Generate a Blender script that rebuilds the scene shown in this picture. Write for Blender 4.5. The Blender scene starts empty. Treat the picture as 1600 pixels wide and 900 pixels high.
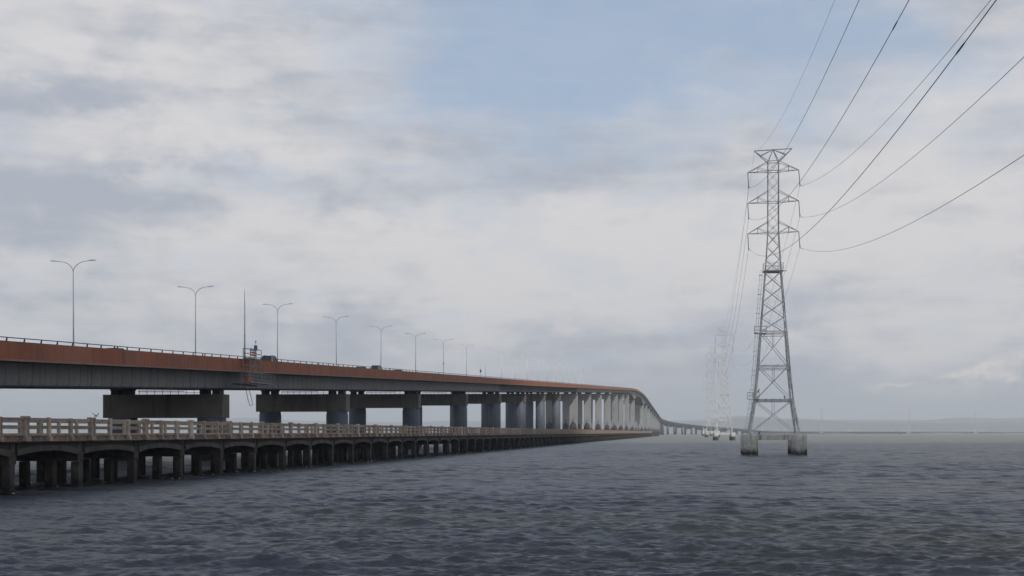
import bpy, math, random
import numpy as np
from mathutils import Vector

random.seed(7)
rng = np.random.default_rng(11)
C = bpy.context.scene.collection
SC = bpy.context.scene

# ------------------------------------------------------------------ camera, world, sun, exposure
THETA = math.atan(290 / 2000)          # the camera looks this far to the left of the bridge direction (+Y)
CT, ST = math.cos(THETA), math.sin(THETA)
CAM_Z, FPX, HOR = 4.0, 2000.0, 675.5
cam = bpy.data.cameras.new('camera')
cam.sensor_width, cam.lens = 36.0, 36.0 * FPX / 1600
cam.shift_y = (HOR - 450) / 1600
cam.clip_start, cam.clip_end = 0.5, 80000
cam_o = bpy.data.objects.new('camera', cam)
cam_o.location = (0, 0, CAM_Z)
cam_o.rotation_euler = (math.pi / 2, 0, THETA)
C.objects.link(cam_o)
SC.camera = cam_o

SC.view_settings.view_transform = 'Standard'
SC.view_settings.look = 'None'
SC.view_settings.exposure = 0.0
SC.view_settings.gamma = 1.0
SC.view_settings.use_curve_mapping = False

SUN_EL, SUN_AZ = math.radians(43), math.radians(142)    # azimuth clockwise from +Y
sun = bpy.data.lights.new('sun', 'SUN')
sun.energy, sun.angle, sun.color = 2.4, math.radians(2.5), (1.0, 0.95, 0.88)
sun_o = bpy.data.objects.new('sun', sun)
sdir = Vector((math.sin(SUN_AZ) * math.cos(SUN_EL), math.cos(SUN_AZ) * math.cos(SUN_EL), math.sin(SUN_EL)))
sun_o.rotation_euler = sdir.to_track_quat('Z', 'Y').to_euler()
sun_o.location = (200, -400, 600)
C.objects.link(sun_o)


class NT:
    """small helper for node graphs"""
    def __init__(self, tree):
        self.t = tree
    def n(self, kind, **kw):
        x = self.t.nodes.new(kind)
        for k, v in kw.items():
            setattr(x, k, v)
        return x
    def link(self, a, b):
        self.t.links.new(a, b)
    def put(self, sock, v):
        if isinstance(v, bpy.types.NodeSocket):
            self.link(v, sock)
        elif isinstance(v, (tuple, list)) and sock.type == 'RGBA' and len(v) == 3:
            sock.default_value = (*v, 1)
        else:
            sock.default_value = v
    def m(self, op, a, b=0.0, c=None, clamp=False):
        x = self.n('ShaderNodeMath', operation=op, use_clamp=clamp)
        self.put(x.inputs[0], a); self.put(x.inputs[1], b)
        if c is not None: self.put(x.inputs[2], c)
        return x.outputs[0]
    def mix(self, f, a, b):
        x = self.n('ShaderNodeMix', data_type='RGBA')
        self.put(x.inputs[0], f); self.put(x.inputs[6], a); self.put(x.inputs[7], b)
        return x.outputs[2]
    def ramp(self, v, lo, hi, a=0.0, b=1.0, smooth=True):
        x = self.n('ShaderNodeMapRange')
        if smooth: x.interpolation_type = 'SMOOTHSTEP'
        self.put(x.inputs[0], v)
        for i, k in enumerate((lo, hi, a, b)): x.inputs[i + 1].default_value = k
        return x.outputs[0]
    def scale(self, v, s):
        x = self.n('ShaderNodeVectorMath', operation='MULTIPLY')
        self.put(x.inputs[0], v); x.inputs[1].default_value = s
        return x.outputs[0]
    def noise(self, v, scale=1.0, detail=4.0, rough=0.55, dist=0.0):
        x = self.n('ShaderNodeTexNoise')
        self.put(x.inputs['Vector'], v)
        x.inputs['Scale'].default_value = scale; x.inputs['Detail'].default_value = detail
        x.inputs['Roughness'].default_value = rough; x.inputs['Distortion'].default_value = dist
        return x.outputs[0]


world = bpy.data.worlds.new('World')
SC.world = world
world.use_nodes = True
wt = world.node_tree
wt.nodes.clear()
W = NT(wt)
WSTR = 0.1
sky = W.n('ShaderNodeTexSky', sky_type='NISHITA', sun_disc=False)
sky.sun_elevation, sky.sun_rotation = SUN_EL, SUN_AZ
sky.altitude, sky.air_density, sky.dust_density, sky.ozone_density = 0, 1.0, 0.6, 1.5
tc = W.n('ShaderNodeTexCoord')
gen = tc.outputs['Generated']
sx = W.n('ShaderNodeSeparateXYZ'); W.link(gen, sx.inputs[0])
wob = W.m('MULTIPLY', W.m('SUBTRACT', W.noise(W.scale(gen, (1, 1, 1.8)), 9.0, 5, 0.6), 0.5), 0.16)
wob2 = W.m('MULTIPLY', W.m('SUBTRACT', W.noise(W.scale(gen, (1.3, 1.3, 2.3)), 8.0, 5, 0.6), 0.5), 0.10)
AZ = W.m('ADD', W.m('ARCTAN2', sx.outputs[0], sx.outputs[1]), wob)
EL = W.m('ADD', W.m('ARCSINE', sx.outputs[2]), wob2)
EL0 = W.m('ARCSINE', sx.outputs[2])


def blob(u, v, su, sv, amp):
    """a soft patch of cloud or clear air centred on the direction seen at (u, v)"""
    x, z = (u - 800) / 2000, (HOR - v) / 2000
    az = math.atan(x) - THETA
    el = math.atan(z / math.sqrt(1 + x * x))
    a = W.m('DIVIDE', W.m('SUBTRACT', AZ, az), su / 2000)
    e = W.m('DIVIDE', W.m('SUBTRACT', EL, el), sv / 2000)
    q = W.m('ADD', W.m('MULTIPLY', a, a), W.m('MULTIPLY', e, e))
    return W.m('MULTIPLY', W.m('POWER', 2.71828, W.m('MULTIPLY', q, -1.0)), amp)


def total(*v):
    r = v[0]
    for x in v[1:]: r = W.m('ADD', r, x)
    return r


n_big = W.noise(W.scale(gen, (1, 1, 2.2)), 4.2, 7, 0.55)
n_mid = W.noise(W.scale(gen, (1, 1, 2.6)), 11.0, 6, 0.58)
n_fine = W.noise(W.scale(gen, (1, 1, 1.7)), 22.0, 6, 0.6, 0.5)
n_low = W.noise(W.scale(gen, (1, 1, 5.5)), 8.0, 7, 0.58)
clear = total(blob(850, 20, 190, 150, 1.0), blob(1000, 60, 260, 90, 0.95), blob(1310, 50, 230, 110, 0.95), blob(960, 130, 320, 130, 0.25),
              blob(740, 130, 90, 90, 0.45), blob(600, 70, 180, 80, 0.4), blob(880, 170, 70, 90, 0.5), blob(1180, 150, 110, 60, 0.35),
              blob(1480, 90, 80, 60, 0.5), blob(560, 245, 60, 22, 0.45), blob(-40, 190, 60, 50, 0.4),
              blob(460, -10, 120, 26, 0.5), blob(1080, 215, 70, 35, 0.2),
              blob(1120, 130, 60, 70, -0.25), blob(985, 75, 60, 40, -0.4), blob(840, 120, 50, 25, -0.2), blob(1230, 110, 60, 30, -0.3), blob(1560, 30, 60, 60, -0.3),
              W.m('MULTIPLY', W.m('SUBTRACT', n_mid, 0.5), 1.8), W.m('MULTIPLY', W.m('SUBTRACT', n_fine, 0.5), 1.2))
elsewhere = W.m('MULTIPLY', W.ramp(n_big, 0.30, 0.50, 0.85, 1.4), W.ramp(EL0, 0.31, 0.46))
clear = W.m('MULTIPLY', W.ramp(W.m('ADD', clear, elsewhere), 0.05, 1.35, smooth=False), 0.84)
light = total(W.m('MULTIPLY', n_big, 0.55), W.m('MULTIPLY', n_mid, 0.55), W.m('MULTIPLY', W.m('SUBTRACT', n_fine, 0.5), 0.55), W.m('MULTIPLY', W.m('SUBTRACT', n_low, 0.5), 0.75),
              blob(230, 80, 260, 110, 0.08), blob(300, 225, 240, 45, 0.20), blob(1040, 385, 420, 60, 0.25),
              blob(500, 400, 260, 60, 0.16), blob(1420, 330, 260, 80, 0.18), blob(900, 430, 300, 60, 0.18),
              blob(170, 145, 260, 24, -0.22), blob(420, 285, 330, 32, -0.22), blob(80, 300, 130, 40, -0.03), blob(600, 330, 120, 24, -0.12), blob(1100, 300, 160, 22, -0.08), blob(1330, 150, 160, 60, -0.05), blob(60, 480, 160, 50, -0.02),
              blob(700, 470, 300, 40, -0.06), blob(420, 540, 260, 40, -0.16), blob(1000, 560, 240, 60, -0.18),
              blob(1430, 590, 260, 24, -0.14), blob(1420, 465, 240, 35, 0.05), blob(1450, 520, 260, 22, 0.14), blob(1000, 505, 320, 26, 0.10), blob(560, 470, 200, 22, 0.08), blob(700, 230, 120, 40, -0.1),
              blob(1050, 240, 130, 40, -0.05))
light = W.ramp(light, 0.25, 0.78)
rim = total(blob(1560, 583, 70, 9, 1.0), blob(1398, 590, 34, 6, 0.8), blob(1490, 585, 40, 5, 0.4))
rim = W.m('MULTIPLY', rim, W.ramp(n_mid, 0.38, 0.55))
k = 1 / WSTR
cloud = W.mix(light, tuple(x * k for x in (0.435, 0.470, 0.540)), tuple(x * k for x in (0.725, 0.710, 0.715)))
lowcol = tuple(x * k for x in (0.395, 0.440, 0.530))
cloud = W.mix(W.ramp(EL0, 0.0, 0.055, 0.8, 0.0), cloud, lowcol)
cloud = W.mix(W.m('MULTIPLY', rim, 1.1, clamp=True), cloud, tuple(x * k for x in (0.86, 0.80, 0.76)))
blue = W.mix(W.ramp(EL0, 0.28, 0.55, 0.72, 0.42), sky.outputs[0], tuple(x * k for x in (0.385, 0.51, 0.69)))   # thin veil over the clear air
col = W.mix(clear, cloud, blue)
bg = W.n('ShaderNodeBackground')
W.link(col, bg.inputs[0]); bg.inputs[1].default_value = WSTR
wo = W.n('ShaderNodeOutputWorld'); W.link(bg.outputs[0], wo.inputs[0])

# ------------------------------------------------------------------ helpers
ORG = {}


def at(u, v, Z):
    """world point seen at pixel (u, v) of the photograph at depth Z: used only to measure positions"""
    X = (u - 800) * Z / FPX
    return (X * CT - Z * ST, X * ST + Z * CT, CAM_Z + (HOR - v) * Z / FPX)


def tag(o, label=None, cat=None, group=None, kind=None):
    if label: o['label'] = label
    if cat: o['category'] = cat
    if group: o['group'] = group
    if kind: o['kind'] = kind
    return o


def thing(name, loc, label=None, cat=None, group=None, kind=None):
    o = bpy.data.objects.new(name, None)
    o.empty_display_size = 0.5
    o.location = loc
    C.objects.link(o)
    ORG[o.name] = Vector(loc)
    return tag(o, label, cat, group, kind)


def place(name, mesh, parent=None, org=(0, 0, 0), rz=0.0):
    o = bpy.data.objects.new(name, mesh)
    org = Vector(org)
    ORG[o.name] = org
    if parent:
        o.parent = parent
        o.location = org - ORG[parent.name]
    else:
        o.location = org
    if rz: o.rotation_euler.z = rz
    C.objects.link(o)
    return o


class MB:
    def __init__(self):
        self.v, self.f, self.s = [], [], []
    def add(self, vs, fs, smooth=False):
        b = len(self.v)
        self.v += [tuple(p) for p in vs]
        self.f += [tuple(b + i for i in f) for f in fs]
        self.s += [smooth] * len(fs)
        return self
    def box(self, x0, x1, y0, y1, z0, z1):
        vs = [(x0, y0, z0), (x1, y0, z0), (x1, y1, z0), (x0, y1, z0), (x0, y0, z1), (x1, y0, z1), (x1, y1, z1), (x0, y1, z1)]
        return self.add(vs, [(0, 3, 2, 1), (4, 5, 6, 7), (0, 1, 5, 4), (1, 2, 6, 5), (2, 3, 7, 6), (3, 0, 4, 7)])
    def chbox(self, x0, x1, y0, y1, z0, z1, c):
        """box with its four upright edges and top edge chamfered"""
        o = [(x0 + c, y0), (x1 - c, y0), (x1, y0 + c), (x1, y1 - c), (x1 - c, y1), (x0 + c, y1), (x0, y1 - c), (x0, y0 + c)]
        cx, cy = (x0 + x1) / 2, (y0 + y1) / 2
        fx, fy = 1 - 2 * c / (x1 - x0), 1 - 2 * c / (y1 - y0)
        vs = [(x, y, z0) for x, y in o] + [(x, y, z1 - c) for x, y in o] + [(cx + (x - cx) * fx, cy + (y - cy) * fy, z1) for x, y in o]
        fs = [tuple(range(7, -1, -1)), tuple(range(16, 24))]
        for r in (0, 8):
            fs += [(r + i, r + (i + 1) % 8, r + 8 + (i + 1) % 8, r + 8 + i) for i in range(8)]
        return self.add(vs, fs)
    def bar(self, p, q, w, h=None):
        h = h or w
        p, q = Vector(p), Vector(q)
        d = (q - p).normalized()
        up = Vector((0, 0, 1)) if abs(d.z) < 0.95 else Vector((0, 1, 0))
        a = d.cross(up).normalized() * (w / 2)
        b = a.cross(d).normalized() * (h / 2)
        vs = [e + i * a + j * b for e in (p, q) for i, j in ((-1, -1), (1, -1), (1, 1), (-1, 1))]
        return self.add(vs, [(3, 2, 1, 0), (4, 5, 6, 7), (0, 1, 5, 4), (1, 2, 6, 5), (2, 3, 7, 6), (3, 0, 4, 7)])
    def tube(self, pts, r, n=6, smooth=True):
        pts = [Vector(p) for p in pts]
        rs = r if isinstance(r, (list, tuple)) else [r] * len(pts)
        vs, fs = [], []
        for i, p in enumerate(pts):
            d = (pts[min(i + 1, len(pts) - 1)] - pts[max(i - 1, 0)]).normalized()
            up = Vector((0, 0, 1)) if abs(d.z) < 0.98 else Vector((0, 1, 0))
            a = d.cross(up).normalized(); b = a.cross(d).normalized()
            vs += [p + rs[i] * (a * math.cos(t) + b * math.sin(t)) for t in (2 * math.pi * k / n for k in range(n))]
        for i in range(len(pts) - 1):
            fs += [(i * n + k, i * n + (k + 1) % n, (i + 1) * n + (k + 1) % n, (i + 1) * n + k) for k in range(n)]
        self.add(vs, fs, smooth)
        e = (len(pts) - 1) * n
        b0 = len(self.v) - len(vs)
        self.f += [tuple(b0 + k for k in range(n - 1, -1, -1)), tuple(b0 + e + k for k in range(n))]
        self.s += [False, False]
        return self
    def lathe(self, cx, cy, prof, n=24, smooth=True):
        """prof: (radius, z) from bottom to top"""
        vs, fs = [], []
        for r, z in prof:
            vs += [(cx + r * math.cos(2 * math.pi * k / n), cy + r * math.sin(2 * math.pi * k / n), z) for k in range(n)]
        for i in range(len(prof) - 1):
            fs += [(i * n + k, i * n + (k + 1) % n, (i + 1) * n + (k + 1) % n, (i + 1) * n + k) for k in range(n)]
        self.add(vs, fs, smooth)
        b0 = len(self.v) - len(vs); e = (len(prof) - 1) * n
        self.f += [tuple(b0 + k for k in range(n - 1, -1, -1)), tuple(b0 + e + k for k in range(n))]
        self.s += [False, False]
        return self
    def extrude_x(self, poly, x0, x1):
        """poly in (y, z), counter-clockwise seen from +X"""
        n = len(poly)
        vs = [(x0, y, z) for y, z in poly] + [(x1, y, z) for y, z in poly]
        fs = [tuple(range(n - 1, -1, -1)), tuple(range(n, 2 * n))]
        fs += [(i, (i + 1) % n, n + (i + 1) % n, n + i) for i in range(n)]
        return self.add(vs, fs)
    def mesh(self, name, mats, org=(0, 0, 0)):
        me = bpy.data.meshes.new(name)
        ox, oy, oz = org
        me.from_pydata([(x - ox, y - oy, z - oz) for x, y, z in self.v], [], self.f)
        if any(self.s): me.polygons.foreach_set('use_smooth', self.s)
        me.materials.append(mats)
        me.update()
        return me
    def build(self, name, m, parent=None, org=None, **kw):
        org = Vector(org) if org is not None else (ORG[parent.name] if parent else Vector((0, 0, 0)))
        return tag(place(name, self.mesh(name, m, org), parent, org), **kw)


def mat(name, c1, c2=None, scale=1.0, rough=0.8, metal=0.0, bump=0.0, bscale=8.0, streak=0.0, c3=None, wet=None, spec=0.4, vary=0.0):
    """c1..c2 mottled, c3 as upright streaks, wet = (z, softness, colour) growth below the tide mark"""
    m = bpy.data.materials.new(name)
    m.use_nodes = True
    t = NT(m.node_tree)
    p = m.node_tree.nodes['Principled BSDF']
    g = t.n('ShaderNodeNewGeometry').outputs['Position']
    c = c1
    if c2:
        c = t.mix(t.ramp(t.noise(g, scale, 6, 0.6), 0.3, 0.7), c1, c2)
    if c3:
        s = t.noise(t.scale(g, (1, 1, 0.06)), 2.2 if not streak else streak, 4, 0.6)
        c = t.mix(t.ramp(s, 0.5, 0.72), c, c3)
    if vary:      # castings and plates differ a little from piece to piece
        hv = t.n('ShaderNodeHueSaturation')
        oi = t.n('ShaderNodeObjectInfo')
        t.put(hv.inputs['Value'], t.ramp(oi.outputs['Random'], 0.0, 1.0, 1.0 - vary, 1.0 + vary * 0.6, smooth=False))
        t.put(hv.inputs['Saturation'], t.ramp(t.m('FRACT', t.m('MULTIPLY', oi.outputs['Random'], 7.3)), 0.0, 1.0, 1.0 - vary * 0.7, 1.0 + vary * 0.5, smooth=False))
        t.put(hv.inputs['Color'], c)
        c = hv.outputs[0]
    if wet:
        z = t.n('ShaderNodeSeparateXYZ'); t.link(g, z.inputs[0])
        w = t.m('ADD', z.outputs[2], t.m('MULTIPLY', t.m('SUBTRACT', t.noise(t.scale(g, (1, 1, 0.6)), 0.9, 8, 0.72), 0.5), wet[1] * 5.0))
        c = t.mix(t.ramp(w, wet[0] - wet[1] * 0.9, wet[0] + wet[1] * 1.1, 1.0, 0.0), c, wet[2])
    t.put(p.inputs['Base Color'], c)
    p.inputs['Roughness'].default_value = rough
    p.inputs['Metallic'].default_value = metal
    p.inputs['Specular IOR Level'].default_value = spec
    if bump:
        b = t.n('ShaderNodeBump'); b.inputs['Strength'].default_value = bump; b.inputs['Distance'].default_value = 0.05
        t.put(b.inputs['Height'], t.noise(g, bscale, 5, 0.6))
        t.link(b.outputs[0], p.inputs['Normal'])
    return m


M_barrier = mat('weathered_brown_barrier', (0.38, 0.128, 0.058), (0.285, 0.098, 0.048), 0.28, 0.75, bump=0.15, c3=(0.225, 0.078, 0.042), streak=0.9, vary=0.07)
M_lip = mat('tan_edge_concrete', (0.34, 0.22, 0.16), (0.26, 0.16, 0.12), 0.5, 0.85)
M_deck = mat('bridge_deck_concrete', (0.22, 0.215, 0.20), (0.16, 0.155, 0.15), 0.4, 0.9)
M_asphalt = mat('road_asphalt', (0.055, 0.055, 0.057), (0.045, 0.045, 0.047), 2, 0.9)
M_paint = mat('road_paint', (0.75, 0.75, 0.72), rough=0.6)
M_girder = mat('grey_painted_girder', (0.215, 0.215, 0.21), (0.26, 0.26, 0.25), 0.25, 0.65, c3=(0.16, 0.158, 0.152), streak=1.5, vary=0.08)
M_flange = mat('dark_girder_flange', (0.05, 0.052, 0.055), (0.07, 0.07, 0.07), 0.5, 0.7)
M_bearing = mat('dark_bearing_steel', (0.03, 0.03, 0.033), (0.045, 0.045, 0.045), 1, 0.7)
M_cap = mat('stained_cap_concrete', (0.215, 0.190, 0.155), (0.155, 0.138, 0.115), 0.35, 0.9, bump=0.3, c3=(0.10, 0.094, 0.084), streak=0.9, vary=0.12)
M_jacket = mat('blue_grey_column_jacket', (0.115, 0.135, 0.165), (0.095, 0.115, 0.145), 0.4, 0.6, c3=(0.14, 0.15, 0.17), streak=0.8, wet=(1.0, 0.6, (0.04, 0.042, 0.035)), vary=0.1)
M_pierc = mat('pale_pier_concrete', (0.38, 0.385, 0.385), (0.32, 0.325, 0.325), 0.15, 0.9, c3=(0.26, 0.265, 0.265), streak=0.4, wet=(1.2, 0.6, (0.06, 0.06, 0.05)), vary=0.1)
M_fender = mat('dark_fender_timber', (0.05, 0.048, 0.055), (0.07, 0.065, 0.065), 0.5, 0.85)
M_rustf = mat('rusty_fender_band', (0.16, 0.075, 0.045), (0.11, 0.055, 0.04), 0.7, 0.85)
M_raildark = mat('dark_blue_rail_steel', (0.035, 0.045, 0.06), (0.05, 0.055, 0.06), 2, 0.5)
M_galv = mat('galvanised_steel', (0.78, 0.77, 0.73), (0.70, 0.69, 0.655), 0.8, 0.45, metal=0.0, spec=0.6)
M_scaf = mat('dull_scaffold_tube', (0.30, 0.29, 0.28), (0.22, 0.21, 0.2), 2, 0.6)
M_scafb = mat('weathered_scaffold_board', (0.42, 0.39, 0.35), (0.3, 0.28, 0.25), 2, 0.8)
M_lamp = mat('pale_lamp_metal', (0.90, 0.90, 0.90), (0.86, 0.86, 0.86), 3, 0.25, spec=0.8)
M_lattice = mat('weathered_lattice_steel', (0.80, 0.78, 0.73), (0.52, 0.505, 0.47), 1.6, 0.6, c3=(0.13, 0.122, 0.11), streak=2.2)
M_latticef = mat('pale_galvanised_lattice', (0.74, 0.74, 0.72), (0.40, 0.40, 0.385), 0.5, 0.6)
M_wire = mat('black_cable', (0.03, 0.032, 0.036), rough=0.5)
M_insul = mat('dark_insulator_glaze', (0.06, 0.06, 0.06), (0.09, 0.085, 0.08), 3, 0.3)
M_ped = mat('tide_marked_footing_concrete', (0.72, 0.675, 0.585), (0.54, 0.50, 0.43), 0.9, 0.9, bump=0.5, c3=(0.20, 0.185, 0.16), streak=1.5, wet=(0.95, 0.55, (0.055, 0.052, 0.045)))
M_pedf = mat('far_footing_concrete', (0.62, 0.61, 0.58), (0.55, 0.54, 0.52), 0.4, 0.9, wet=(1.9, 0.4, (0.10, 0.085, 0.07)))
M_post = mat('pinkish_rail_concrete', (0.56, 0.445, 0.335), (0.41, 0.32, 0.235), 1.4, 0.9, bump=0.5, c3=(0.24, 0.16, 0.125), streak=3.0, vary=0.28)
M_rail = mat('brown_rail_concrete', (0.41, 0.325, 0.24), (0.30, 0.235, 0.17), 1.2, 0.9, bump=0.5, c3=(0.19, 0.13, 0.10), streak=2.5, vary=0.28)
M_slab = mat('rust_stained_slab_edge', (0.38, 0.24, 0.16), (0.22, 0.15, 0.115), 1.0, 0.9, bump=0.5, c3=(0.13, 0.085, 0.065), streak=2.0, vary=0.3)
M_pdeck = mat('old_pier_deck', (0.30, 0.27, 0.24), (0.22, 0.20, 0.18), 0.8, 0.9)
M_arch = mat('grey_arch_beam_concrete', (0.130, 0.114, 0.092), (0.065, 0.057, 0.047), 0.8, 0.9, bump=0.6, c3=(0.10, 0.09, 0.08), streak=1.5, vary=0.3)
M_under = mat('shaded_underside_concrete', (0.05, 0.048, 0.046), (0.034, 0.033, 0.032), 0.6, 0.95)  # near-black: the shade under slab and deck is put into the colour
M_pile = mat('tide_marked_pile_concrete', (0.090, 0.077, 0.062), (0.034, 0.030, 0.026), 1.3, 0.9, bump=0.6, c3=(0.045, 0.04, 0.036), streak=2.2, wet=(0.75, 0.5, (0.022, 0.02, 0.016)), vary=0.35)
M_blue = mat('blue_sign_paint', (0.055, 0.17, 0.42), rough=0.5)
M_orange = mat('orange_board', (0.55, 0.13, 0.035), (0.42, 0.10, 0.04), 2.5, 0.7)
M_white = mat('white_paint', (0.72, 0.71, 0.68), (0.62, 0.61, 0.58), 2, 0.6)
M_rope = mat('faded_red_hose', (0.34, 0.09, 0.06), rough=0.7)
M_glass = mat('dark_car_glass', (0.02, 0.025, 0.03), rough=0.08, spec=0.7)
M_rubber = mat('tyre_rubber', (0.02, 0.02, 0.02), rough=0.9)
M_car1 = mat('dark_grey_car_paint', (0.05, 0.056, 0.066), rough=0.25, spec=0.6)
M_car2 = mat('maroon_car_paint', (0.10, 0.035, 0.04), rough=0.25, spec=0.6)
M_car3 = mat('silver_car_paint', (0.30, 0.31, 0.33), rough=0.3, spec=0.6)
M_bird = mat('dark_feathers', (0.03, 0.03, 0.032), (0.05, 0.048, 0.045), 9, 0.8)
M_green = mat('green_buoy_paint', (0.03, 0.20, 0.15), rough=0.5)
M_redlight = mat('red_tail_light', (0.4, 0.02, 0.02), rough=0.3)

# ------------------------------------------------------------------ water
def water_material():
    m = bpy.data.materials.new('silty_bay_water')
    m.use_nodes = True
    t = NT(m.node_tree)
    p = m.node_tree.nodes['Principled BSDF']
    g = t.n('ShaderNodeNewGeometry').outputs['Position']
    silt_and_sun = t.ramp(t.noise(t.scale(g, (0.012, 0.03, 0)), 1.0, 4, 0.6), 0.42, 0.75)
    # paler olive beyond an uneven edge paints the sunlit far band into the water
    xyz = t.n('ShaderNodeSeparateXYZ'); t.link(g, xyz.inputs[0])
    lit_band = t.m('ADD', xyz.outputs[1], t.m('MULTIPLY', t.m('SUBTRACT', t.noise(t.scale(g, (0.006, 0.012, 0)), 1.0, 5, 0.6), 0.5), 190.0))
    lit_band = t.m('MULTIPLY', t.ramp(lit_band, 425.0, 470.0), 0.9)
    silt_and_sun = t.m('MAXIMUM', silt_and_sun, lit_band)
    t.put(p.inputs['Base Color'], t.mix(silt_and_sun, (0.076, 0.073, 0.082), (0.125, 0.120, 0.074)))
    p.inputs['Roughness'].default_value = 0.31
    p.inputs['IOR'].default_value = 1.333
    h1 = t.noise(t.scale(g, (0.50, 1.25, 1)), 1.1, 3, 0.6, 0.4)
    h2 = t.noise(t.scale(g, (0.7, 1.5, 1)), 2.6, 5, 0.68, 0.3)
    h3 = t.noise(t.scale(g, (0.07, 0.15, 1)), 1.0, 3, 0.6)
    b = t.n('ShaderNodeBump'); b.inputs['Strength'].default_value = 1.0; b.inputs['Distance'].default_value = 1.0
    t.put(b.inputs['Height'], t.m('ADD', t.m('ADD', t.m('MULTIPLY', h1, 0.32), t.m('MULTIPLY', h2, 0.12)), t.m('MULTIPLY', h3, 0.9)))
    t.link(b.outputs[0], p.inputs['Normal'])
    return m


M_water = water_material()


def build_water():
    ys = [30.0]
    while ys[-1] < 640:
        ys.append(ys[-1] + ys[-1] * (0.0022 if ys[-1] < 80 else 0.0034))
    ys = np.array(ys)
    nx, ny = 1100, len(ys)
    f = np.linspace(0, 1, nx)
    xl, xr = -0.64 * ys - 9, 0.30 * ys + 9
    X = xl[:, None] + (xr - xl)[:, None] * f[None, :]
    Y = np.repeat(ys[:, None], nx, 1)
    H = np.zeros_like(X)
    dy = np.gradient(ys)[:, None]
    dx = ((xr - xl) / (nx - 1))[:, None]
    res = np.maximum(dy, dx)
    for i in range(130):
        lam = 0.22 * (17 ** rng.random())
        ang = rng.normal(0, 0.38) + 0.12
        k = 2 * math.pi / lam
        kx, ky = k * math.sin(ang), -k * math.cos(ang)
        a = 0.0044 * lam ** 0.62 * (0.4 + 1.2 * rng.random())
        fade = np.clip((lam / res - 1.6) / 1.6, 0, 1)
        if fade.max() <= 0: continue
        n = int(np.searchsorted(-fade[:, 0], 0.0)) if fade[-1, 0] <= 0 else ny
        H[:n] += a * fade[:n] * np.cos(kx * X[:n] + ky * Y[:n] + rng.random() * 6.283)
    for lam, ang, a in ((6.5, 0.1, 0.022), (9.5, -0.12, 0.03), (5.2, 0.3, 0.018)):
        k = 2 * math.pi / lam
        H += a * np.cos(k * math.sin(ang) * X - k * math.cos(ang) * Y + 1.5 * np.sin(X * 0.06 + lam) + lam)
    H += 1.6 * np.maximum(H, 0) ** 2
    patch = 0.95 + 0.13 * np.sin(X * 0.021 + 2.1 * np.sin(Y * 0.013) + 1) * np.sin(Y * 0.031 + 1.4 * np.sin(X * 0.017)) + 0.28 * np.sin(X * 0.055 + 1.3 * np.sin(Y * 0.021)) * np.sin(Y * 0.047 + 1.1 * np.sin(X * 0.03))
    edge = np.minimum.reduce([X - xl[:, None], xr[:, None] - X, Y - ys[0], (ys[-1] - Y) * 0.2])
    H *= patch * np.clip(edge / 2.5, 0, 1)
    V = np.stack([X, Y, H], -1).reshape(-1, 3)
    idx = np.arange(nx * ny).reshape(ny, nx)
    q = np.stack([idx[:-1, :-1], idx[:-1, 1:], idx[1:, 1:], idx[1:, :-1]], -1).reshape(-1, 4)
    # the rest of the bay: flat sheets out to the far shore
    base = len(V)
    L, R, B, T = -14000.0, 14000.0, -2200.0, 15500.0
    V = np.concatenate([V, np.array([(L, B, 0), (R, B, 0), (R, T, 0), (L, T, 0)], float)])
    a, b, c, d = idx[0, 0], idx[0, -1], idx[-1, -1], idx[-1, 0]
    oq = [(base, base + 1, b, a), (base + 1, base + 2, c, b), (base + 2, base + 3, d, c), (base + 3, base, a, d)]
    q = np.concatenate([q, np.array(oq)])
    me = bpy.data.meshes.new('water')
    me.vertices.add(len(V)); me.vertices.foreach_set('co', V.astype(np.float32).ravel())
    me.loops.add(q.size); me.loops.foreach_set('vertex_index', q.astype(np.int32).ravel())
    me.polygons.add(len(q))
    me.polygons.foreach_set('loop_start', np.arange(0, q.size, 4, dtype=np.int32))
    me.polygons.foreach_set('loop_total', np.full(len(q), 4, dtype=np.int32))
    me.polygons.foreach_set('use_smooth', np.ones(len(q), dtype=bool))
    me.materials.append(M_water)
    me.update(calc_edges=True)
    tag(place('water', me), kind='structure')


build_water()

# ------------------------------------------------------------------ hills across the bay, clouds overhead
def hills():
    m = mat('far_hill_grass', (0.055, 0.07, 0.055), (0.035, 0.05, 0.045), 0.002, 0.95)
    def ridge(name, y0, depth, hfun, x0=-12500, x1=12500, n=260, rows=9):
        xs = np.linspace(x0, x1, n)
        vs, fs = [], []
        for j in range(rows):
            f = j / (rows - 1)
            prof = math.sin(min(f / 0.62, 1) * math.pi / 2) if f < 0.62 else math.cos((f - 0.62) / 0.38 * math.pi / 2) ** 0.8 if f < 1 else 0
            for x in xs:
                wig = 1 + 0.16 * math.sin(x / 430 + j * 1.7) + 0.1 * math.sin(x / 170 + j * 2.9)
                vs.append((x, y0 + depth * f + 160 * math.sin(x / 900 + j), -3 + hfun(x) * prof * (wig if f < 0.6 else 1)))
        for j in range(rows - 1):
            for i in range(n - 1):
                a = j * n + i
                fs.append((a, a + 1, a + n + 1, a + n))
        MB().add(vs, fs, True).build(name, m, kind='structure')
    def h1(x):
        h = 76 + 16 * math.sin(x / 2100 + 0.6) + 14 * math.sin(x / 830 + 1) + 7 * math.sin(x / 310) + 3 * math.sin(x / 120)
        return h
    def h2(x):
        return 112 + 24 * math.sin(x / 2600 + 2.2) + 16 * math.sin(x / 1100 + 0.3) + 8 * math.sin(x / 420) + (45 * max(0, min(1, (x - 1200) / 2500)))
    ridge('hills', 10300, 1500, h1)
    ridge('hills', 12400, 2200, h2)


hills()


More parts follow.
